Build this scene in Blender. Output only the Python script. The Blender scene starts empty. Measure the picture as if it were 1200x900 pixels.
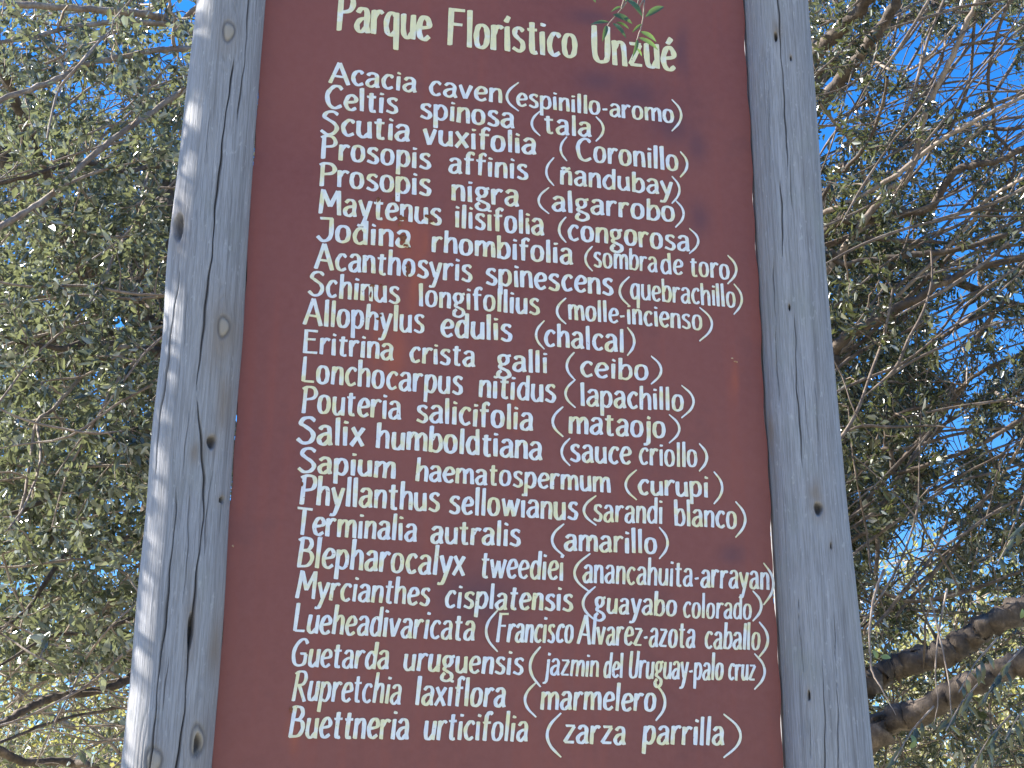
import bpy, math, random
import numpy as np
from mathutils import Vector, Matrix, kdtree
random.seed(7); rng = np.random.default_rng(7)
scene = bpy.context.scene
col = scene.collection

# ------------------------------------------------------------------ camera
# two vanishing points measured on the photograph (1200 x 900) give focal length, pitch, yaw and roll
F = 1912.0
VUP = Vector((22, 5100, -F)).normalized()          # world +Z in camera axes
VRT = Vector((9660, -759, -F))
VRT = (VRT - VRT.dot(VUP) * VUP).normalized()      # world +X in camera axes
VFW = VUP.cross(VRT).normalized()                  # world +Y in camera axes
R = Matrix((VRT, VFW, VUP))                        # camera -> world
def ray(px, py):
    return R @ Vector((px - 600, -(py - 450), -F))
_a, _b = ray(284, 450), ray(893, 450)
DIST = 1.0 / (_b.x / _b.y - _a.x / _a.y)           # signboard is 1.0 m wide
_c = ray(590, 450)
CAM = Vector((-_c.x / _c.y * DIST, -DIST, 2.72 - _c.z / _c.y * DIST))
def at(px, py, y=0.0):
    d = ray(px, py)
    return CAM + d * ((y - CAM.y) / d.y)
def project(P):
    P = np.asarray(P, dtype=float)
    Rm = np.array(R)
    q = (P - np.array(CAM)) @ Rm
    z = np.minimum(q[:, 2], -1e-3)
    return 600 + F * q[:, 0] / -z, 450 - F * q[:, 1] / -z
cam_data = bpy.data.cameras.new('camera')
cam_data.sensor_width = 36; cam_data.lens = F / 1200 * 36
cam_data.clip_start = 0.05; cam_data.clip_end = 3000
cam = bpy.data.objects.new('camera', cam_data); col.objects.link(cam)
cam.matrix_world = Matrix.Translation(CAM) @ R.to_4x4()
scene.camera = cam

# ------------------------------------------------------------------ sky, sun, exposure
SUN = Vector((-0.74, 0.28, 0.61)).normalized()
world = bpy.data.worlds.new('World'); scene.world = world; world.use_nodes = True
wn = world.node_tree.nodes; wl = world.node_tree.links
sky = wn.new('ShaderNodeTexSky'); sky.sky_type = 'NISHITA'; sky.sun_disc = False
sky.sun_elevation = math.asin(SUN.z); sky.sun_rotation = math.atan2(SUN.x, SUN.y)
sky.air_density = 1.3; sky.dust_density = 0.3; sky.ozone_density = 4.0
hs = wn.new('ShaderNodeHueSaturation'); hs.inputs['Saturation'].default_value = 1.38
mu = wn.new('ShaderNodeMix'); mu.data_type = 'RGBA'; mu.blend_type = 'MULTIPLY'; mu.inputs[0].default_value = 1; mu.inputs[7].default_value = (.66, .77, 1.0, 1)
wl.new(sky.outputs[0], hs.inputs['Color']); wl.new(hs.outputs[0], mu.inputs[6]); wl.new(mu.outputs[2], wn['Background'].inputs[0])
wn['Background'].inputs[1].default_value = 0.09
sd = bpy.data.lights.new('sun', 'SUN'); sd.energy = 5.0; sd.angle = math.radians(0.5); sd.color = (1.0, 0.95, 0.86)
so = bpy.data.objects.new('sun', sd); col.objects.link(so)
so.rotation_euler = SUN.to_track_quat('Z', 'Y').to_euler(); so.location = (-6, 3, 9)
scene.view_settings.view_transform = 'Standard'; scene.view_settings.look = 'None'
scene.view_settings.gamma = 1; scene.view_settings.exposure = 1.74
scene.cycles.max_bounces = 7; scene.cycles.transparent_max_bounces = 8

# ------------------------------------------------------------------ helpers
def tag(o, label=None, cat=None, group=None, kind=None):
    for k, v in (('label', label), ('category', cat), ('group', group), ('kind', kind)):
        if v: o[k] = v
    return o
def empty(name, loc, label, cat, group=None):
    o = bpy.data.objects.new(name, None); o.location = loc; o.empty_display_size = 0.1
    col.objects.link(o); return tag(o, label, cat, group)
def link(name, me, parent=None):
    o = bpy.data.objects.new(name, me); col.objects.link(o)
    if parent is not None:
        o.parent = parent; o.matrix_parent_inverse = Matrix.Translation(-parent.location)
    return o
def mesh_np(name, V, faces, mat, smooth=False, attrs=None):
    """faces: list of int arrays (n,k)"""
    me = bpy.data.meshes.new(name)
    V = np.ascontiguousarray(V, dtype=np.float32)
    loops = np.concatenate([f.ravel() for f in faces]).astype(np.int32)
    tot = np.concatenate([np.full(len(f), f.shape[1]) for f in faces]).astype(np.int32)
    st = np.concatenate([[0], np.cumsum(tot)[:-1]]).astype(np.int32)
    me.vertices.add(len(V)); me.vertices.foreach_set('co', V.ravel())
    me.loops.add(len(loops)); me.loops.foreach_set('vertex_index', loops)
    me.polygons.add(len(tot)); me.polygons.foreach_set('loop_start', st); me.polygons.foreach_set('loop_total', tot)
    me.polygons.foreach_set('use_smooth', np.full(len(tot), smooth, dtype=bool))
    for k, a in (attrs or {}).items():
        at_ = me.attributes.new(k, 'FLOAT', 'POINT'); at_.data.foreach_set('value', np.asarray(a, dtype=np.float32))
    me.update(calc_edges=True)
    if mat: me.materials.append(mat)
    return me

class NT:
    """tiny node-tree helper"""
    def __init__(s, name):
        s.m = bpy.data.materials.new(name); s.m.use_nodes = True
        s.n = s.m.node_tree.nodes; s.l = s.m.node_tree.links
        s.p = s.n['Principled BSDF']; s.out = s.n['Material Output']
    def node(s, t, **kw):
        x = s.n.new(t)
        for k, v in kw.items():
            if k.startswith('i_'): x.inputs[k[2:].replace('_', ' ')].default_value = v
            else: setattr(x, k, v)
        return x
    def link(s, a, b): s.l.new(a, b)
    def coord(s, scale=(1, 1, 1), kind='Object'):
        c = s.node('ShaderNodeTexCoord'); m = s.node('ShaderNodeMapping'); m.inputs['Scale'].default_value = scale
        s.link(c.outputs[kind], m.inputs['Vector']); return m.outputs[0]
    def noise(s, vec, scale, detail=4, rough=.55):
        n = s.node('ShaderNodeTexNoise'); n.inputs['Scale'].default_value = scale
        n.inputs['Detail'].default_value = detail; n.inputs['Roughness'].default_value = rough
        s.link(vec, n.inputs['Vector']); return n.outputs[0]
    def ramp(s, fac, stops):
        r = s.node('ShaderNodeValToRGB'); e = r.color_ramp.elements
        while len(e) < len(stops): e.new(.5)
        for i, (p, c) in enumerate(stops):
            e[i].position = p; e[i].color = (c, c, c, 1) if isinstance(c, (int, float)) else (*c, 1)
        s.link(fac, r.inputs[0]); return r.outputs[0]
    def mix(s, fac, a, b, mode='MIX'):
        m = s.node('ShaderNodeMix', data_type='RGBA', blend_type=mode)
        for i, v in ((0, fac), (6, a), (7, b)):
            if isinstance(v, bpy.types.NodeSocket): s.link(v, m.inputs[i])
            elif isinstance(v, tuple): m.inputs[i].default_value = (*v, 1)
            else: m.inputs[i].default_value = v
        return m.outputs[2]
    def math(s, op, a, b=0.0):
        m = s.node('ShaderNodeMath', operation=op)
        for i, v in enumerate((a, b)):
            if isinstance(v, bpy.types.NodeSocket): s.link(v, m.inputs[i])
            else: m.inputs[i].default_value = v
        return m.outputs[0]
    def attr(s, name): return s.node('ShaderNodeAttribute', attribute_name=name).outputs['Fac']
    def bump(s, h, strength, dist):
        b = s.node('ShaderNodeBump'); b.inputs['Strength'].default_value = strength; b.inputs['Distance'].default_value = dist
        s.link(h, b.inputs['Height']); s.link(b.outputs[0], s.p.inputs['Normal'])
    def base(s, c, rough=.6):
        if isinstance(c, tuple): s.p.inputs['Base Color'].default_value = (*c, 1)
        else: s.link(c, s.p.inputs['Base Color'])
        if isinstance(rough, float): s.p.inputs['Roughness'].default_value = rough
        else: s.link(rough, s.p.inputs['Roughness'])

# ------------------------------------------------------------------ materials
def mat_board():
    t = NT('oxide_red_enamel'); v = t.coord()
    big = t.noise(v, 2.2, 5); fine = t.noise(v, 55, 3, .7); sp = t.noise(v, 330, 2, .6)
    st = t.noise(t.coord((26, 26, 1.3)), 1.0, 4)
    c = t.ramp(big, [(.25, (.195, .057, .043)), (.75, (.255, .084, .063))])
    c = t.mix(t.ramp(fine, [(.3, 0.0), (.8, .45)]), c, (.27, .10, .082))
    c = t.mix(t.ramp(st, [(.52, 0.0), (.78, .35)]), c, (.32, .078, .046))
    c = t.mix(t.math('MULTIPLY', t.attr('smear'), .58), c, (.40, .10, .045))
    c = t.mix(t.math('MULTIPLY', t.attr('shade_smudge'), .55), c, (.085, .045, .06))  # hanging twig's soft shade painted into the red, with other dark smudges
    c = t.mix(t.ramp(sp, [(.70, 0.0), (.78, .55)]), c, (.06, .03, .03))
    d = t.noise(v, 5.5, 6, .65)
    c = t.mix(t.ramp(d, [(.55, 0.0), (.8, .35)]), c, (.075, .04, .045))
    t.base(c, t.ramp(big, [(.3, .42), (.7, .58)]))
    t.bump(t.math('ADD', fine, t.math('MULTIPLY', t.noise(v, 14, 3), 1.5)), .25, .0012)
    t.p.inputs['Specular IOR Level'].default_value = .35
    return t.m
def mat_paint(name='brushed_white_paint', sh=0.0):
    t = NT(name); v = t.coord()
    n = t.noise(v, 26, 3); w = t.noise(t.coord((1, 1, .35)), 130, 3, .7)
    c = t.ramp(n, [(.32 - sh, (.76, .78, .82)), (.46 - sh, (.86, .86, .80)), (.59 - sh, (.86, .79, .44))])
    c = t.mix(t.ramp(w, [(.35, .0), (.8, .45)]), c, (.52, .50, .50))
    c = t.mix(t.ramp(t.noise(v, 210, 2), [(.70, 0.0), (.76, .8)]), c, (.33, .19, .17))
    t.base(c, .5); t.bump(w, .5, .0006); return t.m
def mat_rust():
    t = NT('rust'); v = t.coord(); n = t.noise(v, 190, 4, .7)
    t.base(t.ramp(n, [(.3, (.07, .022, .012)), (.55, (.24, .085, .035)), (.75, (.36, .17, .07))]), .85)
    t.bump(n, .6, .001); return t.m
def mat_chip():
    t = NT('bare_chipped_metal'); t.base(t.ramp(t.noise(t.coord(), 160, 3), [(.35, (.35, .17, .08)), (.6, (.55, .38, .24))]), .7); return t.m
def mat_wood():
    t = NT('weathered_grey_wood')
    g1 = t.noise(t.coord((60, 60, 1.6)), 1.0, 6, .65); g2 = t.noise(t.coord((230, 230, 4.5)), 1.0, 4, .7)
    big = t.noise(t.coord((5, 5, 1.7)), 1.0, 5, .6); blot = t.noise(t.coord((9, 9, 6)), 1.0, 4)
    c = t.ramp(g1, [(.25, (.225, .226, .245)), (.5, (.315, .318, .345)), (.75, (.40, .40, .43))])
    c = t.mix(t.ramp(g2, [(.35, .42), (.62, .0)]), c, (.20, .195, .20))
    g3 = t.noise(t.coord((420, 420, 14)), 1.0, 3, .7); sp = t.noise(t.coord((120, 120, 45)), 1.0, 3, .6); g4 = t.noise(t.coord((95, 95, .9)), 1.0, 2, .5)
    c = t.mix(t.ramp(g3, [(.40, .55), (.55, .0)]), c, (.15, .145, .15))
    c = t.mix(t.ramp(g4, [(.60, .0), (.66, .55), (.70, 0)]), c, (.12, .115, .12))
    c = t.mix(t.ramp(sp, [(.62, 0.0), (.72, .4)]), c, (.50, .50, .52))
    c = t.mix(t.ramp(big, [(.45, 0.0), (.75, .5)]), c, (.33, .31, .28))
    c = t.mix(t.ramp(blot, [(.58, 0.0), (.8, .45)]), c, (.23, .25, .22))
    c = t.mix(t.math('MULTIPLY', t.attr('stain'), .75), c, (.21, .165, .13))
    c = t.mix(t.math('MULTIPLY', t.attr('heart'), .75), c, (.36, .31, .25))
    c = t.mix(t.math('MULTIPLY', t.attr('dirt'), .92), c, (.045, .038, .035))
    t.base(c, .82)
    h = t.math('ADD', t.math('MULTIPLY', g1, .8), t.math('ADD', t.math('MULTIPLY', g2, .6), t.math('MULTIPLY', g3, .35)))
    t.bump(h, .75, .004); return t.m
def mat_bark(name, dark, mid, lite):
    t = NT(name); n = t.noise(t.coord((1, 1, 1)), 22, 5, .65); m = t.noise(t.coord((90, 90, 22)), 1.0, 4, .7)
    c = t.ramp(n, [(.3, dark), (.52, mid), (.72, lite)])
    c = t.mix(t.ramp(m, [(.35, .5), (.6, 0.0)]), c, dark)
    t.base(c, .85); t.bump(t.math('ADD', n, m), .8, .006); return t.m
def mat_leaf(name, dark, mid, lite, trans, tw=.30, rough=.34):
    t = NT(name); a = t.attr('tint')
    c = t.ramp(a, [(.0, dark), (.5, mid), (.86, lite), (1.0, (.42, .44, .38))])  # last stop: whitish tone painted in for sun glints on leaves
    t.base(c, rough); t.p.inputs['Specular IOR Level'].default_value = .8
    tr = t.node('ShaderNodeBsdfTranslucent'); tr.inputs[0].default_value = (*trans, 1)
    mx = t.node('ShaderNodeMixShader'); mx.inputs[0].default_value = tw
    t.link(t.p.outputs[0], mx.inputs[1]); t.link(tr.outputs[0], mx.inputs[2]); t.link(mx.outputs[0], t.out.inputs[0])
    return t.m
def mat_ground():
    t = NT('dry_grass_ground'); v = t.coord()
    t.base(t.ramp(t.noise(v, .6, 8, .7), [(.3, (.26, .23, .13)), (.5, (.38, .34, .22)), (.7, (.48, .43, .31))]), .95)
    t.bump(t.noise(v, 30, 5), .8, .03); return t.m
M_title = mat_paint('cream_paint', .12)
M_board, M_paint, M_rust, M_chip, M_wood = mat_board(), mat_paint(sh=-.02), mat_rust(), mat_chip(), mat_wood()
M_bark = mat_bark('branch_bark', (.040, .029, .022), (.105, .077, .056), (.25, .19, .14))
M_bark_pale = mat_bark('pale_branch_bark', (.15, .11, .085), (.29, .23, .18), (.48, .41, .34))
M_leafL = mat_leaf('glossy_leaf', (.014, .018, .014), (.072, .080, .058), (.25, .27, .19), (.27, .30, .13), .27, .22)
M_leafR = mat_leaf('olive_leaf', (.010, .014, .008), (.030, .034, .018), (.16, .15, .08), (.22, .25, .07), .18, .27)
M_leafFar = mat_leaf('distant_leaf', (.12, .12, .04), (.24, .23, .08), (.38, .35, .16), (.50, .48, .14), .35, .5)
M_metal = NT('galvanised_steel'); M_metal.base((.32, .32, .33), .45); M_metal.p.inputs['Metallic'].default_value = .8; M_metal = M_metal.m

# ------------------------------------------------------------------ ground
g = 1500.0
gv = [(-g, -g, 0), (g, -g, 0), (g, g, 0), (-g, g, 0)]
tag(link('ground', mesh_np('ground', np.array(gv), [np.array([[0, 1, 2, 3]])], mat_ground())), kind='structure')

# ------------------------------------------------------------------ weathered posts
def interp_px(pts):
    """silhouette / crack given as photo points that lie on the post -> arrays z, x in the plane of the sign"""
    P = sorted(((at(px, py).z, at(px, py).x) for px, py in pts))
    return np.array([p[0] for p in P]), np.array([p[1] for p in P])
def build_post(label, left, right, cracks, knots, seed):
    lz, lx = interp_px(left); rz, rx = interp_px(right)
    ztop, zbot = 4.08, -0.5
    z = np.concatenate([np.linspace(zbot, 1.75, 60)[:-1], np.linspace(1.75, ztop, 680)])
    # extend silhouettes with a straight taper outside the frame
    def ext(zz, xx, q):
        s = np.polyfit(zz, xx, 1)
        r = np.interp(q, zz, xx)
        r = np.where(q < zz[0], xx[0] + s[0] * (q - zz[0]), r); r = np.where(q > zz[-1], xx[-1] + s[0] * (q - zz[-1]), r)
        return r
    def smooth(a, k=25): 
        p = np.pad(a, k, mode='edge'); return np.convolve(p, np.ones(2 * k + 1) / (2 * k + 1), 'valid')
    XL, XR = smooth(ext(lz, lx, z), 12), smooth(ext(rz, rx, z), 12)
    cx = (XL + XR) / 2; rad = (XR - XL) / 2 * 0.985
    th = []
    a = 0.0
    NU = 300
    u = np.linspace(0, 1, NU, endpoint=False)
    th = 2 * np.pi * (u + 0.105 * np.sin(2 * np.pi * u * 1) )      # denser on one side
    th = th + np.pi / 2                                           # u=.5 -> front (-Y)
    c, s = np.cos(th), np.sin(th)
    e = 2 / 2.45
    ux = np.sign(c) * np.abs(c) ** e; uy = np.sign(s) * np.abs(s) ** e
    nrm = 1 / np.maximum(1e-6, 1)
    r2 = np.random.default_rng(seed)
    wob = np.zeros((len(z), NU))
    for k in range(1, 9):                                         # gentle fluting along the grain
        ph = r2.uniform(0, 6.28); fz = r2.uniform(.4, 2.2)
        wob += .011 / k * np.sin(k * 1.7 * th[None, :].round(6) * 0 + k * th[None, :] + ph + np.sin(z[:, None] * fz + ph) * .6)
    RR = rad[:, None] * (1 + wob * .8)
    X = cx[:, None] + RR * ux[None, :]; Y = RR * uy[None, :] * 0.92; Z = np.repeat(z[:, None], NU, 1)
    # plane coordinate: where the surface point appears from the photograph's distance, in the sign plane
    k = DIST / (DIST + Y); XP = CAM.x + (X - CAM.x) * k; ZP = CAM.z + (Z - CAM.z) * k
    front = (Y < 0)
    depth = np.zeros_like(X); dirt = np.zeros_like(X); stain = np.zeros_like(X); heart = np.zeros_like(X); bulge = np.zeros_like(X)
    for pts, w, dp in cracks:
        cz, cxx = interp_px(pts)
        j = r2.uniform(0, 9)
        xc = np.interp(ZP, cz, cxx) + .0009 * np.sin(ZP * 37 + j) + .0006 * np.sin(ZP * 91 + j * 2)
        t_ = np.clip((ZP - cz[0]) / .06, 0, 1) * np.clip((cz[-1] - ZP) / .06, 0, 1)
        ww = w * .001 * (.75 + .35 * np.sin(ZP * 23 + j)) * (.3 + .7 * t_)
        m = np.exp(-((XP - xc) / ww) ** 2) * (t_ > 0) * front * np.minimum(1, t_ * 2)
        depth += m * dp * .001; dirt = np.maximum(dirt, m * min(1, dp / 5))
    for kx, ky, krx, kry, kind in knots:
        p = at(kx, ky); sc = 1.0 / 640.0
        dx = (XP - p.x) / (krx * sc); dz = (ZP - p.z) / (kry * sc * 1.05)
        d = np.sqrt(dx ** 2 + dz ** 2) + .08 * np.sin(np.arctan2(dz, dx) * 3 + kx)
        if kind == 'knot':
            ring = np.exp(-((d - 1) / .22) ** 2) * front
            dirt = np.maximum(dirt, ring * .55); depth += ring * .0022
            heart = np.maximum(heart, (d < .9) * front * .9)
            stain = np.maximum(stain, np.exp(-(d / 2.3) ** 2) * front * .55)
            bulge += np.exp(-(d / 1.6) ** 2) * front * .0025
            for q in (1.6, 2.15):
                e_ = np.sqrt((dx * (1 + .12 * np.sin(ZP * 30 + kx))) ** 2 + (dz * .5 + .1 * dx) ** 2)
                rr = np.exp(-((e_ - q) / .13) ** 2) * front * (.5 + .5 * np.sin(XP * 260 + ZP * 14))
                depth += rr * .0006; dirt = np.maximum(dirt, rr * .12)
        elif kind == 'hole':
            m = np.clip(1.25 - d, 0, 1) ** .7 * front
            dirt = np.maximum(dirt, np.minimum(1, m * 1.6)); depth += m * .012
            stain = np.maximum(stain, np.exp(-(d / 2.2) ** 2) * front * .8)
        elif kind == 'stain':
            stain = np.maximum(stain, np.exp(-d ** 2) * front)
    off = bulge - depth
    nx, ny = ux / np.hypot(ux, uy), uy / np.hypot(ux, uy)
    X += off * nx[None, :]; Y += off * ny[None, :]
    V = np.stack([X, Y, Z], -1).reshape(-1, 3)
    i = np.arange(len(z) - 1)[:, None] * NU; jj = np.arange(NU)[None, :]; j2 = (jj + 1) % NU
    Q = np.stack([i + jj, i + j2, i + NU + j2, i + NU + jj], -1).reshape(-1, 4)
    top = len(V); V = np.vstack([V, [[cx[-1], 0, ztop + .006]]])
    base = (len(z) - 1) * NU
    T = np.stack([base + jj[0], base + j2[0], np.full(NU, top)], -1)
    z1 = np.append
    at_ = {'dirt': z1(dirt.ravel(), 0), 'stain': z1(stain.ravel(), 0), 'heart': z1(heart.ravel(), .4)}
    root_loc = Vector((float(cx[59]), 0, 0))
    o = link('wooden_post', mesh_np('wooden_post', V, [Q, T], M_wood, True, at_))
    return tag(o, label, 'post', 'wooden posts holding the sign')

build_post('rough grey wooden post left of the sign, sun flecks down its outer edge',
    [(230, 0), (218, 100), (207, 200), (194.5, 300), (189, 400), (183, 450), (176, 510), (170, 600), (159, 700), (151, 800), (140, 900)],
    [(312, 0), (300, 150), (290, 300), (285, 400), (276, 500), (269, 600), (264, 700), (257, 800), (248, 900)],
    [([(293, -40), (291, 20), (284, 100), (277, 145)], 1.5, 5), ([(275, 66), (267, 117), (255, 217), (248, 300), (238, 383), (230, 462)], 2.0, 7),
     ([(230, 462), (240, 560), (238, 610), (230, 683), (222, 762), (216, 833), (207, 905), (200, 960)], 1.9, 7),
     ([(211, 313), (197, 417), (187, 493), (181, 560)], 1.5, 5), ([(207, 570), (204, 620), (193, 733), (183, 817), (174, 930)], 1.6, 6),
     ([(223, 560), (220, 640), (214, 720)], .9, 2.5), ([(250, 540), (243, 600), (238, 660)], 1.0, 3), ([(198, 760), (190, 840)], .9, 2.5),
     ([(246, 120), (240, 200)], .8, 2), ([(222, 470), (214, 560)], .8, 2), ([(262, 560), (256, 640)], .8, 2), ([(221, 330), (214, 420)], .8, 2)],
    [(268, 37, 7, 13, 'knot'), (262, 383, 6.5, 12, 'knot'), (209, 266, 5, 15, 'hole'), (248, 518, 4.5, 6.5, 'hole'), (262, 390, 20, 46, 'stain'),
     (228, 531, 5, 12, 'stain'), (223.5, 738, 3, 17, 'hole'), (231, 868, 7, 15, 'knot'), (231, 872, 3.5, 9, 'hole'), (260, 586, 2.5, 3, 'hole'), (180, 892, 8, 13, 'knot'),
     (262, 470, 9, 40, 'stain'), (252, 760, 7, 30, 'stain')], 3)
build_post('smooth bluish grey wooden post right of the sign, with a dark round hole',
    [(872.5, 0), (883, 200), (891, 350), (897.5, 480), (905.5, 600), (911, 700), (916, 800), (921, 900)],
    [(943, 0), (951, 100), (958, 200), (963, 300), (971, 400), (980, 500), (989, 600), (1000, 700), (1010, 800), (1019, 900)],
    [([(909, -40), (914, 40), (921, 150), (923, 205)], 1.4, 4.5), ([(914, 205), (916, 250), (918, 310)], 1.4, 5), ([(906, 300), (909, 400), (913, 480)], 1.1, 4),
     ([(926, 175), (928, 250)], .9, 3), ([(931, 365), (934, 460), (941, 550)], 1.3, 4.5), ([(934, 690), (942, 800)], .9, 3), ([(964, 765), (966, 830), (968, 960)], 1.1, 4),
     ([(977, 715), (981, 800), (984, 950)], .9, 3.5), ([(949, 840), (951, 900)], 1.0, 3), ([(940, 430), (948, 520)], .8, 2.5), ([(955, 440), (960, 540)], .7, 2), ([(898, 60), (903, 180)], .7, 2)],
    [(909, 43, 2.2, 6, 'hole'), (910, 36, 7, 16, 'stain'), (927, 68, 1.3, 3, 'hole'), (959, 596, 5, 6.5, 'hole'), (956, 578, 9, 14, 'stain'), (903, 505, 5, 26, 'stain'),
     (974, 640, 1.2, 3, 'hole'), (948, 815, 1.4, 5, 'hole'), (925, 360, 1.2, 3.5, 'hole')], 11)

# ------------------------------------------------------------------ signboard
BZ0, BZ1 = at(590, 900).z - 0.16, at(590, 0).z + 0.38  # top runs on out of view, added to keep sun off right post
def bx(z, side):
    lo, hi = ((309.8, 249.2), (870.8, 918.2))[side]
    a, b = at(lo, 0), at(hi, 900)
    t = (z - a.z) / (b.z - a.z); return a.x + (b.x - a.x) * t
sign = empty('park_sign', (0, 0, 0), 'tall reddish brown board with hand-painted white plant names hung between two grey posts', 'sign')
def board_mesh():
    n, m = 150, 90
    V = []; T = .022
    for lay in (0, 1):
        for i in range(n + 1):
            z = BZ0 + (BZ1 - BZ0) * i / n
            xl, xr = bx(z, 0), bx(z, 1)
            xl -= .0012 * (math.sin(z * 19) + math.sin(z * 47 + 1)); xr += .0014 * (math.sin(z * 17 + 2) + math.sin(z * 53))
            for j in range(m + 1):
                t = j / m; x = xl + (xr - xl) * t
                V.append((x, (0.0 if lay == 0 else T), z))
    W = m + 1; L = W * (n + 1); Q = []
    for i in range(n):
        for j in range(m):
            a = i * W + j; Q.append((a, a + 1, a + W + 1, a + W)); Q.append((L + a, L + a + W, L + a + W + 1, L + a + 1))
    for i in range(n):
        a = i * W; Q.append((a, a + W, L + a + W, L + a)); a = i * W + m; Q.append((a, L + a, L + a + W, a + W))
    for j in range(m):
        a = j; Q.append((a, L + a, L + a + 1, a + 1)); a = n * W + j; Q.append((a, a + 1, L + a + 1, L + a))
    V = np.array(V); sm = np.zeros(len(V)); dk = np.zeros(len(V))
    wx = V[:, 0] + .004 * np.sin(V[:, 2] * 40)
    for arr, L_ in ((sm, [(487, 330, 9, 70), (474, 300, 6, 30), (500, 285, 5, 30), (440, 400, 6, 40), (446, 350, 4, 20), (860, 445, 5, 22), (604, 480, 4, 26), (345, 860, 5, 20), (462, 420, 14, 50), (455, 270, 12, 22), (478, 275, 22, 30)]),
                    (dk, [(745, 110, 34, 22), (790, 150, 30, 22), (700, 95, 30, 16), (815, 170, 14, 26), (818, 255, 12, 22), (800, 60, 9, 40), (690, 20, 30, 12), (860, 650, 16, 12), (560, 700, 50, 30)])):  # twig shade painted in at upper right, plus a few other smudges
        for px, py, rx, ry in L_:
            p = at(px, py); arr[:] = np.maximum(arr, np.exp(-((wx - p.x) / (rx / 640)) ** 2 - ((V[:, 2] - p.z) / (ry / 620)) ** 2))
    return mesh_np('panel', V, [np.array(Q)], M_board, False, {'smear': sm, 'shade_smudge': dk})
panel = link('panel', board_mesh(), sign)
for zz in (BZ0 + .12, (BZ0 + BZ1) / 2, BZ1 - .12):     # rails that carry the panel between the posts
    w = .53; V = np.array([(sx * w + (bx(zz, 0) + bx(zz, 1)) / 2, y, zz + dz) for sx in (-1, 1) for y in (.0235, .06) for dz in (-.03, .03)])
    link('back_rail', mesh_np('back_rail', V, [np.array([[0, 4, 5, 1], [2, 3, 7, 6], [0, 2, 6, 4], [1, 5, 7, 3], [0, 1, 3, 2], [4, 6, 7, 5]])], M_wood), sign)

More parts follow.
